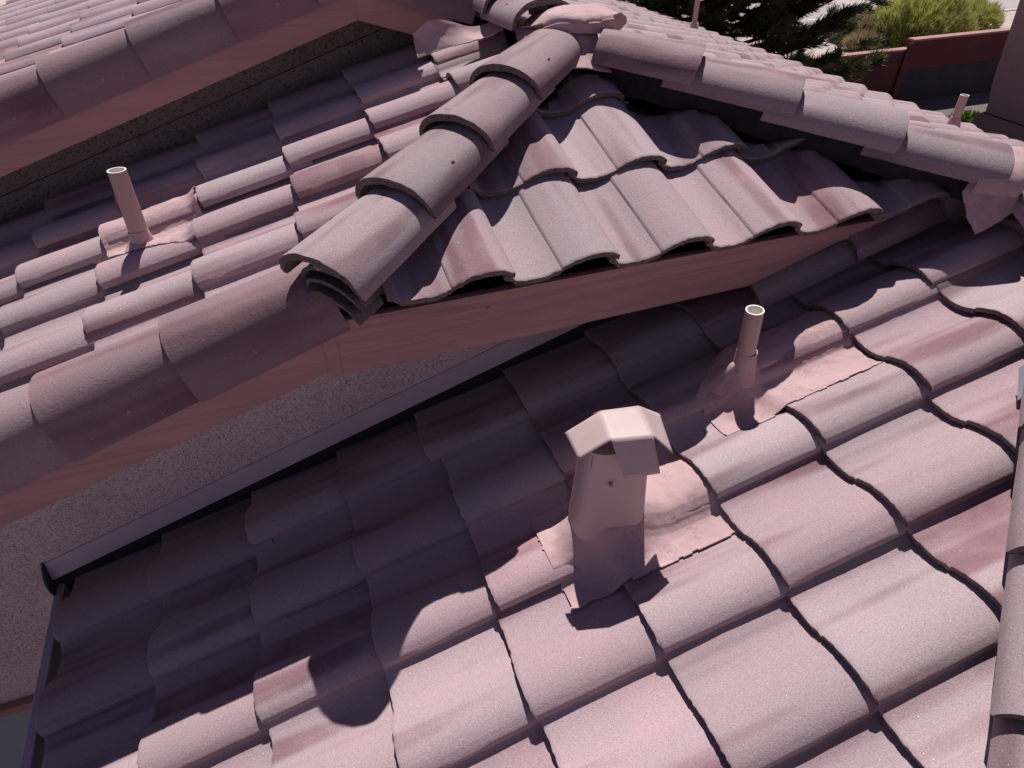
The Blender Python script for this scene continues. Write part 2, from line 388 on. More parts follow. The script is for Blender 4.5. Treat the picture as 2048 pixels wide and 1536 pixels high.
# ------------------------------------------------------------------ rake (gable edge) tiles; x world along slope, profile in (y, h)
RPROF = [(.738, .020), (.728, .041), (.705, .056), (.678, .064), (.648, .0655), (.618, .060), (.590, .048), (.566, .029), (.547, .002), (.534, -.030), (.526, -.070), (.521, -.118)]
RW = [0, 0, 0, 0, .05, .15, .32, .55, .78, .95, 1, 1]
def rake_mesh(seed, L=.42, flip=1, holes=True):
    V = []; F = []; MI = []; sd = seed * 5.3; n = len(RPROF); ys = [0, .005, .05, .12, .2, .28, .35, L]
    cen = (.63, -.05)
    for lay in (0, 1):
        for j, s in enumerate(ys):
            for i, (y, h) in enumerate(RPROF):
                yy = y - RPROF[0][0]; hh = h
                if lay: dy, dh = cen[0] - y, cen[1] - h; l = math.hypot(dy, dh); yy += dy / l * .013; hh += dh / l * .013
                hh -= .020 * s / E * (1 - .8 * RW[i]); yy += .019 * s / E * RW[i]
                ss = s + (.003 * noise.noise(Vector((i * .7, sd, lay))) if j == 0 else 0)
                hh += .0015 * noise.noise(Vector((s * 5 + sd, i * .5, 3)))
                V.append((-yy, ss, hh))     # local x toward viewer (-Y world), y upslope, z normal
    g = lambda i, j, l: l * n * len(ys) + j * n + i
    for j in range(len(ys) - 1):
        for i in range(n - 1):
            F.append((g(i, j, 0), g(i + 1, j, 0), g(i + 1, j + 1, 0), g(i, j + 1, 0))); MI.append(0)
            F.append((g(i, j, 1), g(i, j + 1, 1), g(i + 1, j + 1, 1), g(i + 1, j, 1))); MI.append(1)
        for i in (0, n - 1): F.append((g(i, j, 0), g(i, j + 1, 0), g(i, j + 1, 1), g(i, j, 1))); MI.append(0)
    for i in range(n - 1):
        for j in (0, len(ys) - 1): F.append((g(i, j, 0), g(i, j, 1), g(i + 1, j, 1), g(i + 1, j, 0))); MI.append(0)
    if holes:
        b0 = len(V); s = L * .45; c0 = Vector((.735 - .5245 + .0015, s, -.055))
        for q in range(8): a_ = q / 8 * 2 * math.pi; V.append(c0 + Vector((0, math.cos(a_) * .0045, math.sin(a_) * .0045)))
        F.append(tuple(range(b0, b0 + 8))); MI.append(2)
    me = bpy.data.meshes.new("rake_tile"); me.from_pydata([tuple(v) for v in V], [], F)
    for m_ in (M_rake, M_edge, M_copper): me.materials.append(m_)
    me.polygons.foreach_set('material_index', MI); me.polygons.foreach_set('use_smooth', [True] * len(F)); me.set_sharp_from_angle(angle=R_(50)); me.update()
    bm = bmesh.new(); bm.from_mesh(me); bmesh.ops.recalc_face_normals(bm, faces=bm.faces); bm.to_mesh(me); bm.free(); return me
RK = [rake_mesh(i) for i in range(4)]
def place_rake(parent, x0, y0, zf, me, slope=TP, flip=False):
    v = Vector((1, 0, slope)).normalized() if not flip else Vector((-1, 0, slope)).normalized()
    u = Vector((0, -1, 0)); n_ = u.cross(v)
    if flip: n_ = -n_
    m4 = Matrix((u, v, n_)).transposed().to_4x4(); m4.translation = Vector((x0, y0, zf(x0)))
    o = bpy.data.objects.new("rake_tile", me); link(o); attach(o, parent, m4); return o

def sheet(name, rows, parent, mats, sub=6, th=.004, rag=.0, seed=0, disp=.003, dsc=18):
    """smooth cloth-like sheet through a grid of control points, with thickness and a ragged edge"""
    def cr_(p0, p1, p2, p3, t_): return .5 * ((2 * p1) + (-p0 + p2) * t_ + (2 * p0 - 5 * p1 + 4 * p2 - p3) * t_ * t_ + (-p0 + 3 * p1 - 3 * p2 + p3) * t_ ** 3)
    rows = [[Vector(p) for p in r] for r in rows]
    def interp(P):
        out = []; n = len(P)
        for i in range(n - 1):
            p0 = P[i - 1] if i else P[0] * 2 - P[1]; p3 = P[i + 2] if i + 2 < n else P[-1] * 2 - P[-2]
            for k in range(sub): out.append(cr_(p0, P[i], P[i + 1], p3, k / sub))
        return out + [P[-1].copy()]
    R1 = [interp(r) for r in rows]; G = list(zip(*[interp(list(c)) for c in zip(*R1)])); G = [list(r) for r in G]
    nr, nc = len(G), len(G[0]); V = []
    for j in range(nr):
        for i in range(nc):
            p = G[j][i]; a_ = G[j][min(i + 1, nc - 1)] - G[j][max(i - 1, 0)]; b_ = G[min(j + 1, nr - 1)][i] - G[max(j - 1, 0)][i]
            n_ = a_.cross(b_)
            n_ = n_.normalized() if n_.length > 1e-9 else Vector((0, 0, 1))
            if n_.z < 0 and abs(n_.z) > .2: n_ = -n_
            q = p + n_ * disp * (noise.noise(p * dsc + Vector((seed, 0, 0))) + .5 * noise.noise(p * dsc * 2.7 + Vector((0, seed, 0))))
            if rag and (i in (0, nc - 1) or j in (0, nr - 1)):
                q += Vector((noise.noise(p * 60 + Vector((seed, 1, 1))), noise.noise(p * 60 + Vector((1, seed, 1))), 0)) * rag
            V.append((q, n_))
    vs = [q for q, n_ in V] + [q - n_ * th for q, n_ in V]; n0 = len(V); F = []
    for j in range(nr - 1):
        for i in range(nc - 1):
            a_ = j * nc + i; F.append((a_, a_ + 1, a_ + nc + 1, a_ + nc)); F.append((n0 + a_, n0 + a_ + nc, n0 + a_ + nc + 1, n0 + a_ + 1))
    for i in range(nc - 1):
        for j in (0, nr - 1): a_ = j * nc + i; F.append((a_, a_ + 1, n0 + a_ + 1, n0 + a_))
    for j in range(nr - 1):
        for i in (0, nc - 1): a_ = j * nc + i; F.append((a_, a_ + nc, n0 + a_ + nc, n0 + a_))
    o = mk(name, vs, F, mats, parent, sharp=55); fixnormals(o); return o

# ================================================================== LOWER WING (roof nearest the camera)
lower = thing("house_wing", "low near wing whose sunlit tiled roof fills the lower half, with two vents", "building", (0, -.5, -3.2))
sR = deck(lower, [(-1.93, -2.6, zR(-1.93) - DK), (.3, -2.6, zR(.3) - DK), (1.33, .30, zR(1.33) - DK), (1.33, WALL, zR(1.33) - DK), (-1.93, WALL, zR(-1.93) - DK)])
# hip of this wing runs from its ridge down towards the viewer
RH1 = Vector((1.462, .30, zR(1.462))); RH0 = RH1 + Vector((-1.14, -1, -TP * 1.14)) * 2.2
hpR = hip_plane(RH0, RH1, Vector((-1.5, 0, 0)), .03)
offR = {(0, 0): (.001, .003), (0, 1): (.002, .001), (0, 2): (-.002, -.005), (1, 0): (.005, .007), (1, 1): (.005, -.003), (2, 0): (.007, .011), (2, -1): (-.003, .002), (3, -1): (-.02, -.014),
        (-1, 1): (.002, -.002), (-2, 1): (.004, -.005), (-2, 0): (.006, .009), (-3, 0): (.003, .006), (-3, -1): (.001, .004), (-4, 0): (-.012, -.005), (-2, -1): (.002, .01), (-2, -2): (-.002, -.028),
        (-3, -2): (-.009, 0), (-4, -2): (-.012, .001), (-6, -2): (-.007, -.005), (-5, -2): (.010, -.008), (-5, -1): (-.003, .008)}
planR = [hpR, (Vector((1.43, 0, 0)), Vector((1, 0, 0))), (Vector((0, WALL - .004, 0)), Vector((0, 1, 0)))]
rr = random.Random(3)
for c in range(-6, 5):
    for k in range(-2, 6):
        du, dv = offR.get((c, k), (rr.uniform(-.004, .004), rr.uniform(-.005, .005)))
        x = c * E * math.cos(PA); y = -k * W
        if x > .35 + (y + 1.2) * 1.07 + .65: continue
        place_tile(sR, FR, k, c, du, dv, planes=planR, tilt=rr.uniform(-.006, .006), rr=rr)
CAPS = [cap_mesh("ridge_tile", i, hole_side=(1 if i % 2 else -1)) for i in range(6)]
CAPR = [cap_mesh("ridge_tile", 10 + i, hole_side=1, holes=(i != 1)) for i in range(4)]
Lh = (RH1 - RH0).length
for i in range(6):
    t_ = 2.035 + .362 * (3 - i)
    # butts measured down the hip
    if t_ > 3.3 or t_ < .9: continue
    place_cap(lower, RH0, RH1, t_, .060, CAPR[i % 4], roll=rr.uniform(-.02, .02), side=.0)
RV0 = Vector((1.40, .0, zR(1.35))); RV1 = Vector((1.40, .9, zR(1.35)))
for i, y in enumerate((.52,)): place_cap(lower, Vector((1.40, -.5, zR(1.35))), RV1, .62, .062, CAPR[(i + 2) % 4])
place_cap(lower, Vector((1.40, -.5, zR(1.35))), RV1, .95, .062, CAPR[1])
# raw metal under the hip caps
for tt in (.62,):
    pass
for (px_, py_, dx_) in ((.455, -.42, .05), (.775, -.115, .04)):
    p0 = Vector((px_, py_, zR(px_) + .030)); dd = Vector((1.07, 1, TP * 1.07)).normalized(); sd_ = Vector((1, -1, 0)).normalized()
    rows = [[p0 + dd * a_ + sd_ * b_ + Vector((0, 0, h_)) for b_, h_ in ((.022, .004), (.034, .022), (.06, .030))] for a_ in (-.06, .0, .06)]
    sheet("hip_flashing", rows, lower, M_gray, 4, .003, .0, 3, .001)
# the hipped end beyond those caps, and the far side of the ridge
TE = TP * 1.14; zE = lambda y: zR(1.462) + TE * (y - .30); FE = Frame((1.2, -2.45, zE(-2.45)), (1, 0, 0), (0, 1, TE))
sE = deck(lower, [(-1.66, -2.42, zE(-2.42) - DK), (4.3, -2.42, zE(-2.42) - DK), (1.46, .30, zE(.30) - DK)])
V = []; F = []; MI = []; hpE = hip_plane(RH0, RH1, Vector((3, -1, 0)), .05); hpE2 = (Vector((1.46, .30, 0)), Vector((1, 1.0, 0)).normalized())
for c in range(0, 9):
    for k in range(-8, 10):
        m4 = FE.mat(k * W, c * E); me2 = cutmesh(rr.choice(TLOW), m4, [hpE, hpE2])
        if me2 is None: continue
        p_ = m4.translation
        b0 = len(V); V += [m4 @ v_.co for v_ in me2.vertices]
        for p in me2.polygons: F.append(tuple(b0 + i for i in p.vertices)); MI.append(p.material_index)
o = mk("roof_tile", V, F, [M_tile, M_edge], sE, True, MI); o['kind'] = 'stuff'
deck(lower, [(1.47, .30, zR(1.46) - .03), (4.2, -2.42, zE(-2.42) - .03), (4.2, .57, zR(1.46) - .03 - .318 * 2.73), (1.47, .57, zR(1.46) - .03)])
# eave board of the low wing and its metal drip edge
v, f = box(-1.995, -1.965, -2.6, WALL - .004, zR(-1.97) - .20, zR(-1.97) - .035); o = mk("eave_board", v, f, M_trim, lower, False); bevel(o)
# wall under the low eave
v, f = box(-1.60, -1.55, -2.6, WALL, -3.2, zR(-1.6) - .1); mk("wall", v, f, M_stucco, lower, False)

# ================================================================== MIDDLE WING
mid = thing("house_wing", "middle wing with a small hipped end, its stucco wall meeting the low roof", "building", (0, 1.5, -3.2))
# stucco wall (profile in xz) up to the soffit
poly = [(-3.4, -3.2), (3.2, -3.2), (3.2, .30), (-.92, .30), (-3.4, zL(-3.4) - .21)]
v, f = prism(poly, 'y', WALL, WALL + .12); wallm = mk("wall", v, f, M_stucco, mid, False); fixnormals(wallm)
# fascia boards
swing = lambda v: [(p[0], p[1] + max(0, p[0] + .4) * .036, p[2] - max(0, p[0] + .4) * .024) for p in v]
v, f = prism([(-.905, .252), (-.4, .250), (.46, .262), (.80, .365), (1.02, .405), (1.02, .428), (-.4, .428), (-.905, .428)], 'y', FAS, FAS + .022); v = swing(v); o = mk("fascia", v, f, M_fascia, mid, False); bevel(o)
v, f = box(-.90, 1.01, FAS - .005, FAS - .0005, .375, .4275); v, f = prism([(-.90, .375), (-.4, .375), (1.01, .375), (1.01, .4275), (-.4, .4275), (-.90, .4275)], 'y', FAS - .005, FAS - .0005); v = swing(v); o = mk("drip_edge", v, f, M_fascia, mid, False)
poly = [(-3.4, zL(-3.4) - .235), (-.907, zL(-.907) - .240), (-.907, zL(-.907) - .06), (-3.4, zL(-3.4) - .06)]
v, f = prism(poly, 'y', FAS, FAS + .022); o = mk("fascia", v, f, M_fascia, mid, False); bevel(o)
v, f = box(-.925, -.890, FAS - .004, FAS - .0005, .250, .400); o = mk("fascia_joint", v, f, M_fascia, mid, False)
# soffit
v, f = prism([(-3.4, zL(-3.4) - .205), (-.92, zL(-.92) - .21), (.42, zL(-.92) - .21), (.95, .40), (.95, .415), (.42, zL(-.92) - .195), (-.92, zL(-.92) - .195), (-3.4, zL(-3.4) - .19)], 'y', FAS + .022, WALL); v = swing(v)
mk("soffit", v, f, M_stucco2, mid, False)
# sidewall flashing strip where the low roof dies into the wall
V = []; F = []
for x_ in (-1.985, 1.2):
    for y_, h_ in ((WALL - .001, .086), (WALL - .006, .085), (WALL - .022, .014), (WALL - .018, .010), (WALL - .001, .010)): V.append((x_, y_, zR(x_) + h_))
F = [(i, (i + 1) % 5, 5 + (i + 1) % 5, 5 + i) for i in range(5)] + [(0, 1, 2, 3, 4), (9, 8, 7, 6, 5)]
o = mk("wall_flashing", V, F, M_trim, mid, False); fixnormals(o)
v, f = prism([(-1.98, zR(-1.98) + .009), (1.2, zR(1.2) + .009), (1.2, zR(1.2) - .09), (-1.98, zR(-1.98) - .09)], 'y', WALL - .010, WALL - .0015); o = mk("flashing_gap_shade", v, f, M_felt, mid, False); fixnormals(o)  # dark strip standing in for the shaded gap below the flashing
# its bent end closure
ze = zR(-1.99) + .018
v, f = prism([(.899, ze + .078), (.855, ze + .045), (.842, ze + .02), (.838, ze - .02), (.846, ze - .05), (.865, ze - .068), (.899, ze - .065)], 'x', -1.996, -1.987); o = mk("flashing_end", v, f, M_green, mid, False); bevel(o, .003)
# window in the wall below the low eave
v, f = box(-3.3, -2.22, WALL - .035, WALL - .001, -1.275, -1.235); wn = mk("window", v, f, M_cop, mid, False)
v, f = box(-3.25, -2.25, WALL - .018, WALL - .002, -2.3, -1.277); o = mk("pane", v, f, M_pane, wn, False)
# decks
sL = deck(mid, [(-3.4, .60, zL(-3.4) - DK), (-.92, .60, zL(-.92) - DK), (XR - .01, APX.y, ZR - DK), (XR - .01, GW, ZR - DK), (-3.4, GW, zL(-3.4) - DK)])
sH = deck(mid, [(-.90, .60, zH2(-.9, .60) - DK), (1.12, .665, zH2(1.12, .665) - DK), (XR, APX.y - .02, zH2(XR, APX.y - .02) - DK)])
sB = deck(mid, [(1.19, .60, zB(1.19) - DK), (4.42, .60, zB(4.42) - DK), (4.42, 13, zB(4.42) - DK), (XR + .01, 13, ZR - DK), (XR + .01, APX.y, ZR - DK)])
v, f = box(4.40, 4.43, .6, 13, zB(4.42) - .25, zB(4.42) - DK - .03); mk("fascia", v, f, M_fascia, mid, False)
v, f = prism([(1.30, zB(1.30) - .22), (4.42, zB(4.42) - .22), (4.42, zB(4.42) - .05), (1.30, zB(1.30) - .05)], 'y', .575, .597); mk('fascia', v, f, M_fascia, mid, False)
v, f = prism([(1.5, -3.2), (4.07, -3.2), (4.07, zB(4.07) - .12), (1.5, zB(1.5) - .12)], 'y', .9, 1.0); mk('wall', v, f, M_stucco, mid, False)
v, f = box(4.05, 4.1, .9, 12.8, -3.2, zB(4.1) - .12); mk("wall", v, f, M_stucco, mid, False)
# --- H: the small hipped end
offH = {(0, 1): (-.003, .004), (0, 2): (-.007, 0), (0, 3): (-.002, -.003), (0, 4): (.004, -.009), (1, 1): (.008, .012), (1, 2): (.009, .014), (1, 3): (.011, .018), (2, 2): (.008, .005), (2, 3): (-.007, .018)}
ph1 = hip_plane(HL, APX, Vector((0, .5, 0)), .015); ph2 = hip_plane(HR, APX, Vector((0, .5, 0)), .0)
rr = random.Random(5)
for r_, cols in ((0, range(0, 6)), (1, range(1, 5)), (2, range(2, 4))):
    for c_ in cols:
        du, dv = offH.get((r_, c_), (.0, .004)); place_tile(sH, FH, c_, r_, du, dv, planes=[ph1, ph2], tilt=rr.uniform(-.008, .008), rr=rr, sx=1.035)
# --- L slope
offL = {(3, -1): (-.02, .01), (3, 0): (.004, .002), (2, -1): (.005, .01), (2, 0): (.01, 0), (2, 1): (.015, -.011), (1, 0): (.011, .006), (1, 1): (-.004, .006), (1, 2): (-.014, -.011), (0, 0): (.018, .008),
        (0, 1): (-.004, -.005), (0, 2): (-.006, -.003), (-1, 1): (.008, .001), (-1, 2): (-.01, -.002), (-2, 0): (.008, .003)}
plL = [hip_plane(HL, APX, Vector((-1.5, 1.5, 0)), .0), (Vector((XR - .03, 0, 0)), Vector((1, 0, 0))), (Vector((0, GW - .003, 0)), Vector((0, 1, 0))), (Vector((0, .722, 0)), Vector((0, -1, 0)))]
for c in range(-5, 5):
    for k in range(-3, 4):
        du, dv = offL.get((c, k), (rr.uniform(-.005, .005), rr.uniform(-.005, .005)))
        place_tile(sL, FL, k, c, du, dv, planes=plL, tilt=rr.uniform(-.006, .006), rr=rr)
# --- B slope, seen almost edge on
def visibleB(p):
    d = p - CP; r = cr.dot(d); u_ = cu.dot(d); z_ = cf.dot(d)
    if z_ < .1: return 0
    X = r / z_ * 1337.3; Y = u_ / z_ * 1337.3
    if abs(X) > 1100 or abs(Y) > 830: return 0
    for i in range(1, 40):
        q = CP + d * (i / 40)
        if q.x < 1.3 and q.y > .45:
            h = min(zL(q.x), zH(q.y), zB(q.x)) + .06
            if q.x < XR + .5 and q.y > APX.y + 2 and q.x < XR: h = 9
            if q.z < h and (q - p).length > .35: return 0
    return 1 / z_
rr = random.Random(9); cand = []
for c in range(0, 13):
    for k in range(-8, 32):
        p = FB.mat(k * W - .15, c * E + .17, .03).translation
        if p.x > 4.5 or p.x < XR: continue
        vis = visibleB(p)
        if vis: cand.append((vis, c, k))
        elif p.y < 2 and p.y > .6: cand.append((0, c, k))
cand.sort(reverse=True); plB = [hip_plane(HR, APX, Vector((3, 3, 0)), .055), (Vector((XR + .03, 0, 0)), Vector((-1, 0, 0)))]
near = [x for x in cand if x[0] > 0][:98]
for vis, c, k in near: place_tile(sB, FB, k, c, rr.uniform(-.004, .004), rr.uniform(-.004, .004), planes=plB, rr=rr)
V = []; F = []; MI = []
got = set((c, k) for _, c, k in near)
for c in range(0, 13):
    for k in range(-6, 34):
        if (c, k) in got: continue
        me = rr.choice(TLOW); m4 = FB.mat(k * W + rr.uniform(-.004, .004), c * E + rr.uniform(-.004, .004))
        me2 = cutmesh(me, m4, plB)
        if me2 is None: continue
        b0 = len(V); V += [m4 @ v_.co for v_ in me2.vertices]
        for p in me2.polygons: F.append(tuple(b0 + i for i in p.vertices)); MI.append(p.material_index)
o = mk("roof_tile", V, F, [M_tile, M_edge], sB, True, MI); o['kind'] = 'stuff'

# --- hip caps
for i, (t_, dz, ro, ya) in enumerate(((.055, .044, .03, -.02), (.372, .050, .0, .0), (.690, .054, -.01, .01), (.985, .058, .0, .0))):
    place_cap(mid, HL, APX, t_, dz, CAPS[i] if i < 3 else cap_mesh('ridge_tile', 3, L=.35, hole_side=1), roll=ro, yaw=ya)
for i, (t_, dz) in enumerate(((.00, .050), (.335, .058), (.675, .066), (1.01, .070))):
    place_cap(mid, HR, APX, t_, dz, CAPR[i] if i < 3 else cap_mesh('ridge_tile', 13, L=.34, hole_side=1), roll=0, yaw=0)
for A_, B_, s0 in ((HL, APX, .16), (HR, APX, .01)):  # dark filler boards added so the gap under the hip caps reads as shade
    d_ = (B_ - A_); x_ = d_.cross(Vector((0, 0, 1))).normalized(); V = []
    for p_ in (A_ + d_ * s0, B_):
        for sx, h in ((-.022, -.05), (.022, -.05), (.022, .055), (-.022, .055)): V.append(p_ + x_ * sx + Vector((0, 0, h)))
    o = mk("hip_gap_filler", V, [(0, 1, 2, 3), (7, 6, 5, 4), (0, 4, 5, 1), (1, 5, 6, 2), (2, 6, 7, 3), (3, 7, 4, 0)], M_felt, mid, False); fixnormals(o)
# ridge caps running back from the apex
for i in range(3): place_cap(mid, APX, Vector((XR, 4, ZR)), .14 + .33 * i, .062, CAPS[(i + 2) % 6])
# broken pieces stuffed under the open end of the lowest hip cap
for i, (dt, dz, sc, ro) in enumerate(((.030, -.020, .80, .04), (.022, -.045, .74, .10), (.012, -.072, .70, .14))):
    me = cap_mesh("ridge_tile_piece", 30 + i, a=.118 * sc, hgt=.082 * sc, L=.11, th=.014, taper=.25, holes=False); me.materials[0] = M_edge  # dark edge material on all faces stands in for shade inside the cap
    place_cap(mid, HL, APX, .055 + dt, .040 + dz, me, roll=ro, yaw=-.05 * i, name="ridge_tile_piece", side=.004 + .004 * i)
me_ = []
for (x_, y_, z_, s_) in ((0, 0, 0, .020), (.03, 0, -.012, .016), (-.03, .0, .004, .013)):
    bm = bmesh.new(); bmesh.ops.create_icosphere(bm, subdivisions=3, radius=s_)
    for v_ in bm.verts: v_.co *= 1 + .5 * noise.noise(v_.co * 60 + Vector((s_ * 900, 0, 0)))
    me = bpy.data.meshes.new("mortar_dab"); bm.to_mesh(me); bm.free(); me.materials.append(M_mortar); me_.append((me, (x_, y_, z_)))
for cidx, t_ in ((0, .07), (1, .385), (2, .70)):
    me, off = me_[cidx % 3]; d_ = (APX - HL).normalized(); xx = d_.cross(Vector((0, 0, 1))).normalized()
    o = bpy.data.objects.new("mortar_dab", me); link(o); attach(o, mid, Matrix.Translation(HL + d_ * t_ + xx * off[0] + Vector((0, 0, (.108, .128, .136)[cidx]))))
# rake tiles of the middle wing
for i, x0 in enumerate((-1.285, -1.612, -1.94, -2.27, -2.60, -2.93)):
    place_rake(mid, x0, .735, zL, RK[i % 4])

for i, x_ in enumerate((.50, .865, 1.20)):
    A_ = Vector((x_, .675, zR(x_))); me = CAPS[(i * 2 + 1) % 6].copy(); me.materials[2] = M_cap
    place_cap(mid, A_, A_ + Vector((1, 0, TP)), 0, .012, me, name="wall_cap_tile")
# ================================================================== BACK WING (gable above)
back = thing("house_wing", "back wing with a low gable rising above the middle roof at upper left", "building", (-1.5, 5, -3.2))
poly = [(-4, -3.2), (.6, -3.2), (.6, zG2(.6) - .2), (XG, ZG - .2), (-4, zG(-4) - .2)]
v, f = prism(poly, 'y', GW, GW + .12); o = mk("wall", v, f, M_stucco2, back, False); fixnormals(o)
for sgn in (-1, 1):
    zz = zG if sgn < 0 else zG2; xe = -4 if sgn < 0 else -.12
    x1 = XG - .0005 if sgn < 0 else XG + .0005
    v, f = prism([(x1, ZG - .225), (xe, zz(xe) - .225), (xe, zz(xe) - .06), (x1, ZG - .06)], 'y', GF, GF + .022)
    o = mk("fascia", v, f, M_fascia, back, False); fixnormals(o)
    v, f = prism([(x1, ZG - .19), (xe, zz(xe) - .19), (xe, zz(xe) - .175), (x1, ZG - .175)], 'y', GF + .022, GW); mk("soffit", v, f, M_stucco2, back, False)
sG = deck(back, [(-4, 2.06, zG(-4) - DK), (XG, 2.06, ZG - DK), (XG, 8, ZG - DK), (-4, 8, zG(-4) - DK)])
sG2 = deck(back, [(XG, 2.06, ZG - DK), (.34, 2.06, zB(.34) - DK + .03), (.34, 8, zB(.34) - DK + .03), (XG, 8, ZG - DK)])
mG2 = (ZG - zB(.34)) / (.34 - XG); FG2 = Frame((.36, 2.34, zB(.36) + .028), (0, 1, 0), (-1, 0, mG2))
plG = [(Vector((XG - .02, 0, 0)), Vector((1, 0, 0))), (Vector((0, 2.192, 0)), Vector((0, -1, 0)))]
rr = random.Random(13)
gl = []
for c in range(-3, 6):
    for k in range(-10, 4):
        p = FG.mat(k * W - .15, c * E + .17, .03).translation; d = p - CP; z_ = cf.dot(d); X = cr.dot(d) / z_ * 1337.3; Y = cu.dot(d) / z_ * 1337.3
        if abs(X) < 1160 and Y < 860: gl.append((z_, c, k))
gl.sort()
for c in range(3):
    for k in range(10): place_tile(sG2, FG2, k, c, 0, rr.uniform(-.006, .006), low=True, rr=rr, planes=[(Vector((XG + .02, 0, 0)), Vector((-1, 0, 0)))])
for z_, c, k in gl[:98]: place_tile(sG, FG, k, c, rr.uniform(-.005, .005), rr.uniform(-.006, .006), planes=plG, low=(z_ > 4.8), rr=rr)
for i, x0 in enumerate((-1.00, -1.335, -1.665, -1.995, -2.33, -2.66, -.68)):
    place_rake(back, x0, 2.205, zG, RK[(i + 1) % 4])
for i, x0 in enumerate((-.01, -.34)): place_rake(back, x0, 2.205, zG2, RK[(i + 2) % 4], flip=True)
# wall flashing of the back wing
poly = [(-4, zL(-4) + .02), (-4, zL(-4) + .075), (-.3, zL(-.3) + .075), (-.3, zL(-.3) + .02)]
v, f = prism(poly, 'y', GW - .02, GW - .001); mk("wall_flashing", v, f, M_stucco2, back, False)

# ================================================================== coated flashings
def tile_coat(name, parent, fr, k0, k1, c0, c1, edge, mats=M_coat, n=34, seed=0, bumps=(), off=.005, th=.006, base=None):
    """coating that follows the tiles. edge(k,c) -> keep; bumps: (k,c,radius,height)"""
    V = []; idx = {}; F = []
    nk = int((k1 - k0) * W / .0045); nc = int((c1 - c0) * E / .0045)
    base = math.floor(c0) if base is None else base
    def hgt(k, c):
        u = k * W; h = psm(u)
        f0 = c - base
        if f0 < 1: s_ = -STEP * f0
        else: s_ = -STEP * (f0 - 1)
        q = min(1, max(0, (f0 - .86) / .2)); q = q * q * (3 - 2 * q)
        s_ = (-STEP * f0 if f0 < 1.06 else -STEP * (f0 - 1)) * (1 - q) + (-STEP * max(0, f0 - 1)) * q
        h = h + s_ + off
        for bk, bc, br, bh in bumps:
            d_ = math.hypot((k - bk) * W, (c - bc) * E); x_ = max(0, 1 - d_ / br); h += bh * x_ * x_ * (3 - 2 * x_)
        p = Vector((u * 1., c * E, seed)); h += .0035 * noise.noise(p * 14) + .0018 * noise.noise(p * 38)
        return h
    for lay in (0, 1):
        for j in range(nc + 1):
            for i in range(nk + 1):
                k = k0 + (k1 - k0) * i / nk; c = c0 + (c1 - c0) * j / nc
                jk = .006 * noise.noise(Vector((c * 9, seed, 1))) / W; jc = .006 * noise.noise(Vector((k * 9, seed, 2))) / E
                if not edge(k + jk, c + jc): continue
                idx[(lay, i, j)] = len(V); V.append(fr.o + fr.u * (k * W) + fr.v * (c * E) + fr.n * (hgt(k, c) - th * lay))
    for j in range(nc):
        for i in range(nk):
            q = [(i, j), (i + 1, j), (i + 1, j + 1), (i, j + 1)]
            if all((0, *a) in idx for a in q):
                F.append(tuple(idx[(0, *a)] for a in q)); F.append(tuple(idx[(1, *a)] for a in reversed(q)))
    top = [f_ for f_ in F[0::2]]; cnt = {}
    for f_ in top:
        for a, b_ in zip(f_, f_[1:] + f_[:1]): cnt.setdefault((min(a, b_), max(a, b_)), []).append((a, b_))
    half = {idx[(0, i, j)]: idx[(1, i, j)] for (l, i, j) in idx if l == 0}
    for e_, l_ in cnt.items():
        if len(l_) == 1: a, b_ = l_[0]; F.append((b_, a, half[a], half[b_]))
    o = mk(name, V, F, mats, parent, sharp=70)
    bm = bmesh.new(); bm.from_mesh(o.data); bmesh.ops.delete(bm, geom=[v_ for v_ in bm.verts if not v_.link_faces], context='VERTS')
    bmesh.ops.recalc_face_normals(bm, faces=bm.faces); bm.to_mesh(o.data); bm.free(); return o
def tube(name, parent, p0, p1, r0, r1, mats, n=28, th=.004, open_top=True, mi_in=1, seed=0, wob=0):
    p0 = Vector(p0); p1 = Vector(p1); d = (p1 - p0).normalized(); x = d.orthogonal().normalized(); y = d.cross(x); V = []; F = []; MI = []
    rings = [(0, r0), (.15, r0 * .85 + r1 * .15), (.5, (r0 + r1) / 2), (.97, r1), (1, r1)] + [(1.0, r1 - th), (.96, r1 - th), (.84, r1 - th)]
    for q, (s, r) in enumerate(rings):
        for i in range(n):
            a = i / n * 2 * math.pi; w_ = 1 + wob * noise.noise(Vector((math.cos(a) * 2, math.sin(a) * 2, s * 4 + seed))) * (1 - s)
            V.append(p0 + (p1 - p0) * s + (x * math.cos(a) + y * math.sin(a)) * r * w_)
    for q in range(len(rings) - 1):
        for i in range(n): F.append((q * n + i, q * n + (i + 1) % n, (q + 1) * n + (i + 1) % n, (q + 1) * n + i)); MI.append(0 if q < 4 else mi_in)
    F.append(tuple((len(rings) - 1) * n + i for i in range(n))); MI.append(mi_in)
    o = mk(name, V, F, mats, parent, True, MI); fixnormals(o); return o

# --- centre pipe
PB = Vector((.285, .325, zR(.285) + .0)); 
vp = thing("vent_pipe", "painted vent pipe with white rim, standing in a wide coated patch behind the hooded vent", "vent pipe", PB, "plumbing vent pipes through the roofs")
def e1(k, c):
    if c < .43 or c > 2.02: return False
    if k < -1.58 or k > -.50: return False
    if c < .90: return k < -.46 - .08 * (c < .6) and k > -1.10 - (c - .43) * .9
    return k < -.52
tile_coat("pipe_flashing", vp, FR, -1.60, -.40, .40, 2.04, e1, seed=2, bumps=((-1.06, .84, .085, .075), (-.86, .74, .07, .012)), base=0)
tube("pipe", vp, (.285, .325, .07), (.268, .322, .350), .0285, .0265, [M_pipe, M_white], th=.0045)
tube("pipe_boot", vp, (.287, .322, .085), (.281, .324, .200), .040, .031, [M_coat, M_coat], th=.003, wob=.12, seed=4)
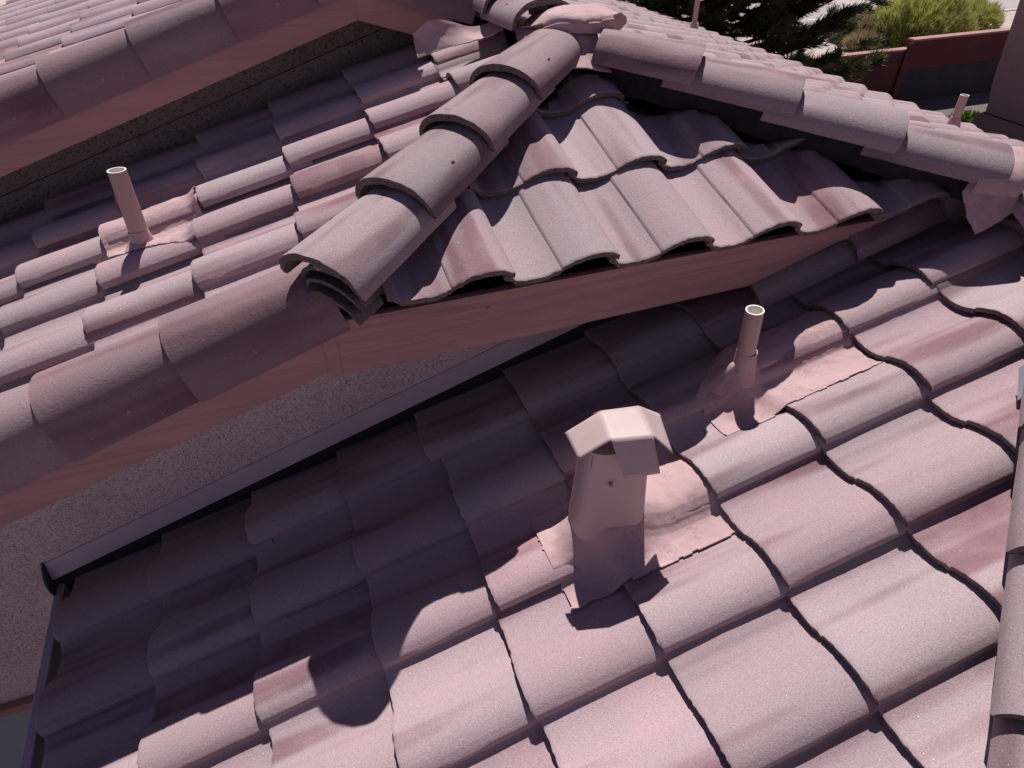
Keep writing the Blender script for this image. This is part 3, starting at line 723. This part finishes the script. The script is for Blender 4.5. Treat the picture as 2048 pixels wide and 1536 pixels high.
# --- left pipe
lb = FL.mat(.60 * W, -.56 * E, 0).translation
vp2 = thing("vent_pipe", "slanting vent pipe on a small coated patch, among the sunlit tiles at far left", "vent pipe", lb, "plumbing vent pipes through the roofs")
def e2(k, c):
    if c < -1.06 or c > .0: return False
    return k > -.50 - .05 * c and k < .60 + .36 * (c + 1.0)
tile_coat("pipe_flashing", vp2, FL, -.62, 1.0, -1.08, .03, e2, seed=7, bumps=((.45, -.62, .07, .03), (.60, -.56, .06, .03)), base=-1, off=.006)
tube("pipe", vp2, lb + Vector((0, 0, .0)), lb + Vector((.004, .004, .262)), .0300, .0275, [M_pipe, M_white], th=.0045)
tube("pipe_boot", vp2, lb + Vector((.003, -.004, -.005)), lb + Vector((0, 0, .065)), .040, .031, [M_coat, M_coat], th=.003, wob=.15, seed=9)
# --- pipes on the far slope
for (x, y, h, lab) in ((5.58, 8.93, .5, 0), (3.72, 2.58, .22, 1)):
    if lab == 0: x, y = 4.05, 6.55
    p = Vector((x, y, zB(x)))
    vp3 = thing("vent_pipe", ("thin distant vent pipe at the far roof edge against the pine tree", "short vent pipe on the far roof edge beside the stucco chimney")[lab], "vent pipe", p, "plumbing vent pipes through the roofs")
    tube("pipe", vp3, p - Vector((0, 0, .02)), p + Vector((0, 0, h)), .030, .029, [M_pipe, M_white], th=.005)
    tube("pipe_boot", vp3, p - Vector((0, 0, .03)), p + Vector((0, 0, .07)), .060, .034, [M_coat, M_coat], th=.004, wob=.12)

# --- hooded vent
vb = Vector((-.275, .07, zR(-.275)))
hv = thing("roof_vent", "faceted metal roof vent with a four flap hood in the middle of the low roof", "roof vent", vb)
def e3(k, c):
    if c > .03 or c < -1.45: return False
    if c < -.93: return -.78 < k < .30
    return -.92 < k < .33
tile_coat("vent_flashing", hv, FR, -.95, .40, -1.48, .04, e3, seed=11, bumps=((-.22, -.86, .18, .105), (-.62, -.45, .12, .012)), base=-2, off=.006)
# the coating has to clear the course step at c=-1
cx, cy = -.290, .078; V = []; F = []; ns = 40
lv = [(-.10, .100, .078, 0), (-.045, .099, .076, 0), (-.01, .097, .073, 0), (.05, .094, .068, 0), (.12, .090, .064, 0), (.20, .085, .060, 0), (.245, .082, .058, 0)]
for z_, a_, b_, _ in lv:
    for i in range(ns):
        an = i / ns * 2 * math.pi; e = 2 / 3.2; ca, sa = math.cos(an), math.sin(an)
        x_ = math.copysign(abs(ca) ** e, ca) * a_; y_ = math.copysign(abs(sa) ** e, sa) * b_
        ya = -.16; V.append((cx + x_ * math.cos(ya) - y_ * math.sin(ya), cy + x_ * math.sin(ya) + y_ * math.cos(ya), z_ + (0 if z_ > -.05 else 0)))
for j in range(len(lv) - 1):
    for i in range(ns): F.append((j * ns + i, j * ns + (i + 1) % ns, (j + 1) * ns + (i + 1) % ns, (j + 1) * ns + i))
F.append(tuple((len(lv) - 1) * ns + i for i in range(ns)))
mk("shaft", V, F, M_vent, hv)
V = []; F = []
for q, (z_, r_) in enumerate(((-.02, .0045), (.235, .0045))):
    for i in range(8): a = i / 8 * 6.2832; V.append((cx - .088 + .014 * (z_ + .02) / .25 + math.cos(a) * r_, cy - .030 + math.sin(a) * r_, z_))
for i in range(8): F.append((i, (i + 1) % 8, 8 + (i + 1) % 8, 8 + i))
mk("seam", V, F, M_mortar, hv)
bm = bmesh.new(); bmesh.ops.create_uvsphere(bm, u_segments=10, v_segments=6, radius=.006)
for v_ in bm.verts: v_.co += Vector((cx - .035, cy - .063, .150))
me = bpy.data.meshes.new("screw"); bm.to_mesh(me); bm.free(); me.materials.append(M_copper); o = bpy.data.objects.new("screw", me); link(o); attach(o, hv)
hood = [Vector(p) for p in ((-.310, .132, .295), (-.211, .116, .295), (-.231, .004, .295), (-.333, .027, .295))]  # BL BR FR FL
flaps = [((3, 0), (-.406, .048, .235), (-.398, .147, .235)), ((2, 3), (-.220, -.034, .200), (-.311, -.020, .200)), ((1, 2), (-.142, .118, .245), (-.172, -.006, .226)), ((0, 1), (-.300, .190, .235), (-.190, .178, .235))]
V = [tuple(p) for p in hood]; F = [(0, 1, 2, 3)]
for (a_, b_), pa, pb in flaps:
    i0 = len(V); V += [pa, pb]; F.append((a_, i0, i0 + 1, b_))
bm = bmesh.new(); vv_ = [bm.verts.new(p) for p in V]
for f_ in F: bm.faces.new([vv_[i] for i in f_])
bmesh.ops.recalc_face_normals(bm, faces=bm.faces)
bmesh.ops.subdivide_edges(bm, edges=bm.edges[:], cuts=9, use_grid_fill=True)
me = bpy.data.meshes.new("hood"); bm.to_mesh(me); bm.free(); me.materials.append(M_vent)
ho = bpy.data.objects.new("hood", me); link(ho); attach(ho, hv)
for p in me.polygons: p.use_smooth = True
md = ho.modifiers.new("s", 'SMOOTH'); md.factor = .35; md.iterations = 1
md = ho.modifiers.new("t", 'SOLIDIFY'); md.thickness = .0022; md.offset = -1

# ================================================================== junction coatings
J = lambda *p: Vector(p)
# apex patch over the three ridges
rows = [[J(.03, 1.62, .87), J(.11, 1.66, .905), J(.21, 1.68, .905), J(.33, 1.62, .87), J(.40, 1.56, .83)],
        [J(.01, 1.48, .90), J(.08, 1.49, .940), J(.17, 1.50, .950), J(.28, 1.48, .945), J(.39, 1.47, .89)],
        [J(-.005, 1.41, .91), J(.05, 1.39, .952), J(.12, 1.375, .960), J(.22, 1.375, .958), J(.33, 1.39, .93)],
        [J(.010, 1.350, .925), J(.05, 1.315, .948), J(.105, 1.285, .948), J(.165, 1.285, .948), J(.260, 1.325, .940)],
        [J(.004, 1.343, .885), J(.05, 1.308, .900), J(.105, 1.28, .905), J(.165, 1.28, .900), J(.262, 1.318, .885)]]
sheet("ridge_flashing", rows, mid, M_coat, 8, .005, .004, 5, .005, 14)
rows = [[J(.075, 1.32, .918), J(.13, 1.31, .918), J(.190, 1.32, .915)],
        [J(.075, 1.28, .885), J(.125, 1.265, .882), J(.185, 1.27, .872)],
        [J(.065, 1.235, .848), J(.115, 1.215, .845), J(.180, 1.215, .832)],
        [J(.050, 1.19, .822), J(.11, 1.17, .820), J(.190, 1.175, .800)]]
sheet("ridge_flashing", rows, mid, M_coat, 7, .005, .003, 8, .004, 16)
rows = [[J(-.33, 1.85, .828), J(-.24, 1.85, .872), J(-.08, 1.86, .835), J(.03, 1.86, .862)],
        [J(-.33, 1.835, .79), J(-.22, 1.83, .83), J(-.08, 1.83, .815), J(.02, 1.83, .848)],
        [J(-.33, 1.80, .755), J(-.20, 1.79, .785), J(-.08, 1.78, .805), J(.01, 1.77, .838)]]
sheet("valley_flashing", rows, mid, M_coat, 8, .005, .003, 12, .004)
# right hand junction of hip end, low ridge and far slope
me = cap_mesh("junction_sleeve", 41, a=.137, hgt=.106, L=.13, th=.006, taper=.03, holes=False); me.materials[0] = M_coat; me.materials[1] = M_coat
place_cap(mid, HR, APX, -.055, .046, me, name="junction_flashing")
rows = [[J(1.10, .455, .53), J(1.17, .47, .60), J(1.26, .47, .60), J(1.34, .48, .54)],
        [J(1.12, .425, .46), J(1.18, .42, .505), J(1.26, .42, .535), J(1.37, .435, .53)],
        [J(1.15, .39, .405), J(1.195, .385, .425), J(1.25, .38, .46), J(1.38, .405, .51)]]
sheet("junction_flashing", rows, mid, M_coat, 8, .005, .003, 15, .005, 16)
rows = [[J(1.26, .40, .475), J(1.32, .38, .515), J(1.38, .37, .53)],
        [J(1.24, .32, .455), J(1.31, .31, .490), J(1.39, .30, .52)],
        [J(1.22, .22, .425), J(1.28, .21, .455), J(1.36, .22, .49)]]
sheet("junction_flashing", rows, lower, M_coat, 8, .005, .004, 18, .006, 14)

# ================================================================== chimney beyond the far eave
ch = thing("stucco_chimney", "shaded stucco chimney with a flared foot at the upper right edge", "chimney", (5.7, 2.5, -3.2))
foot = [(3.585, 2.2), (3.56, .38), (3.50, -.26), (3.455, -.42), (3.452, -.49), (3.475, -.505), (3.51, -.54), (3.535, -.59), (3.54, -.65), (3.54, -3.2), (1.2, -3.2), (1.2, 2.2)]
v, f = prism(foot, 'x', 5.2, 6.1); o = mk("stack", v, f, M_chim, ch, False); fixnormals(o)
v, f = prism([(3.455, -.497), (3.455, -.508), (1.2, -.508), (1.2, -.497)], 'x', 5.196, 5.1995); o = mk("seam", v, f, M_dark, ch, False); fixnormals(o)

# ================================================================== ground, road, garden wall, planting
gv = [(-150, -60, -3.2), (200, -60, -3.2), (200, 11.12, -3.2), (-150, 11.12, -3.2), (200, 11.12, -2.18), (-150, 11.12, -2.18), (200, 300, -2.18), (-150, 300, -2.18)]
struct(mk("ground", gv, [(0, 1, 2, 3), (3, 2, 4, 5), (5, 4, 6, 7)], [M_soil, M_gravel], None, False, [1, 0, 0]))
v = [(-60, 13.85, -2.165), (120, 13.85, -2.165), (120, 16.25, -2.165), (-60, 16.25, -2.165)]
struct(mk("road", v, [(0, 1, 2, 3)], M_road, None, False))
V = []; F = []
def strip(x0, x1, y0, y1):
    b0 = len(V); V.extend([(x0, y0, -2.160), (x1, y0, -2.160), (x1, y1, -2.160), (x0, y1, -2.160)]); F.append((b0, b0 + 1, b0 + 2, b0 + 3))
strip(-60, 120, 13.93, 13.98)
for i in range(-12, 30): strip(15.75 + 2.85 * i, 16.35 + 2.85 * i, 14.72, 14.79)
struct(mk("road_marking", V, F, M_line, None, False))
gw = thing("garden_wall", "stepped terracotta coloured garden wall below the road verge", "wall", (12.5, 11, -3.2))
v, f = box(3, 12.55, 10.98, 11.12, -3.2, -2.09); mk("wall_panel", v, f, M_block, gw, False)
v, f = box(12.551, 30, 10.96, 11.12, -3.2, -1.91); mk("wall_panel", v, f, M_block, gw, False)
v, f = box(3, 12.54, 10.965, 11.14, -2.089, -2.05); o = mk("coping", v, f, M_cop, gw, False)
v, f = box(12.545, 30, 10.945, 11.14, -1.909, -1.87); o = mk("coping", v, f, M_cop, gw, False)
v, f = box(12.56, 30, 10.945, 10.957, -3.2, -2.50); o = mk("dark_base", v, f, M_block2, gw, False)  # lower part of the higher panel in a darker colour
v, f = box(12.40, 12.56, 10.93, 10.955, -3.2, -1.93); mk("wall_joint", v, f, M_block, gw, False)

def needle_cloud(name, parent, clumps, mats, n, ln, wd, seed, up=.2, spread=1.):
    r = random.Random(seed); V = []; F = []
    for c0, d0, sz in clumps:
        for i in range(n):
            d = (Vector((r.gauss(0, 1), r.gauss(0, 1), r.gauss(0, 1))).normalized() * spread + d0 * 1.1 + Vector((0, 0, up))).normalized()
            p = c0 + Vector((r.uniform(-1, 1), r.uniform(-1, 1), r.uniform(-1, 1))) * sz; l = ln * r.uniform(.6, 1.25)
            s = d.orthogonal().normalized(); s = (s * math.cos(i) + d.cross(s) * math.sin(i)) * wd
            b0 = len(V); V += [p - s, p + s, p + d * l + s * .3, p + d * l - s * .3]; F.append((b0, b0 + 1, b0 + 2, b0 + 3))
    return mk(name, V, F, mats, parent, False)
def limb(V, F, pts, r0, r1, n=6):
    b0 = len(V)
    for j, p in enumerate(pts):
        d = (pts[min(j + 1, len(pts) - 1)] - pts[max(j - 1, 0)]).normalized(); x = d.orthogonal().normalized(); y = d.cross(x); r = r0 + (r1 - r0) * j / (len(pts) - 1)
        for i in range(n): a = i / n * 2 * math.pi; V.append(p + (x * math.cos(a) + y * math.sin(a)) * r)
    for j in range(len(pts) - 1):
        for i in range(n): F.append((b0 + j * n + i, b0 + j * n + (i + 1) % n, b0 + (j + 1) * n + (i + 1) % n, b0 + (j + 1) * n + i))
def pine(loc, H, rad, seed, label, zlow=.25, nb=46):
    r = random.Random(seed); t_ = thing("pine_tree", label, "tree", loc); loc = Vector(loc); V = []; F = []
    tr = [loc + Vector((.12 * math.sin(i), .1 * math.cos(i * 1.3), H * i / 8)) for i in range(9)]; limb(V, F, tr, .16, .03, 9)
    mk("trunk", V, F, M_bark, t_); V = []; F = []; cl = []
    for b in range(nb):
        f_ = zlow + (1 - zlow) * (b / nb) ** .9; base = tr[0].lerp(tr[-1], f_); an = b * 2.4 + r.uniform(-.3, .3); L = rad * (1.15 - .75 * f_) * r.uniform(.7, 1.1)
        d = Vector((math.cos(an), math.sin(an), .10)); pts = [base + d * L * s + Vector((0, 0, -.10 * L * math.sin(s * 3.1) + .12 * L * s * s)) for s in (0, .25, .5, .75, 1)]
        limb(V, F, pts, .035, .008, 5)
        for q in range(13):
            s = r.uniform(.3, 1.0); p = pts[0].lerp(pts[-1], s); p.z += -.10 * L * math.sin(s * 3.1) + .12 * L * s * s
            sd_ = Vector((-d.y, d.x, 0)) * r.choice((-1, 1)); td = (d * .7 + sd_ * r.uniform(.3, 1) + Vector((0, 0, r.uniform(-.1, .4)))).normalized(); tl = .38 * (1.2 - s) * rad / 1.8 + .10
            tip = p + td * tl * r.uniform(.6, 1.2); limb(V, F, [p, p.lerp(tip, .5) + Vector((0, 0, .01)), tip], .009, .004, 4)
            for g in range(4): cl.append((p.lerp(tip, .35 + .22 * g), td, .025))
    o = mk("branches", V, F, M_bark, t_)
    needle_cloud("crown", t_, cl, M_needle, 30, .15, .0085, seed + 1, .25, .8)
    return t_
pine((6.0, 8.9, -3.2), 4.7, 2.7, 3, "dark pine tree beyond the far roof edge, in front of the garden wall", .24, 120)
def shrub(loc, rx, ry, h, mats, seed, label, ln=.16, n=900, wd=.006, name="shrub", up=1.2, cat="shrub"):
    r = random.Random(seed); t_ = thing(name, label, cat, loc); loc = Vector(loc); cl = []; V = []; F = []
    for i in range(n):
        a = r.uniform(0, 2 * math.pi); q = math.sqrt(r.random()); ph = r.random() ** .6; lump = 1 + .28 * noise.noise(Vector((math.cos(a) * 2, math.sin(a) * 2, seed)))
        e_ = math.sqrt(max(0, 1 - q * q)); p = loc + Vector((math.cos(a) * q * rx * lump, math.sin(a) * q * ry * lump, h * ph * e_ * lump))
        d = (p - loc).normalized(); cl.append((p, d, .03))
        if i % 12 == 0: limb(V, F, [loc + Vector((d.x * .05, d.y * .05, 0)), loc.lerp(p, .6) + Vector((0, 0, .05)), p], .009, .003, 4)
    mk("stems", V, F, M_bark, t_); needle_cloud("foliage", t_, cl, mats, 12, ln, wd, seed, up, .7); return t_
shrub((13.75, 12.15, -2.18), 1.4, .75, .95, M_rabbit, 21, "big yellow green bush behind the higher part of the garden wall", n=2000)
shrub((16.1, 12.6, -2.18), .65, .5, .55, M_rabbit, 22, "smaller yellow green bush between the big bush and the chimney", n=600)
shrub((12.55, 12.35, -2.18), .75, .45, .48, M_dry, 23, "dry straw coloured scrub beside the big yellow green bush", n=700, ln=.2)
shrub((11.9, 11.75, -2.18), .35, .25, .28, M_dry, 24, "low dry tuft right behind the lower garden wall", n=240, ln=.16)
shrub((11.25, 9.7, -3.2), .42, .35, .42, M_shrub, 25, "round green shrub at the foot of the wall behind the far eave", n=500, ln=.08, wd=.014, up=.3)
shrub((11.6, 8.3, -3.2), .55, .5, .62, M_shrub, 26, "leafy green shrub between the short vent pipe and the chimney", n=700, ln=.08, wd=.014, up=.3)
shrub((18.2, 12.3, -2.18), .5, .4, .4, M_dry, 27, "faint dry scrub beside the road next to the chimney edge", n=300)
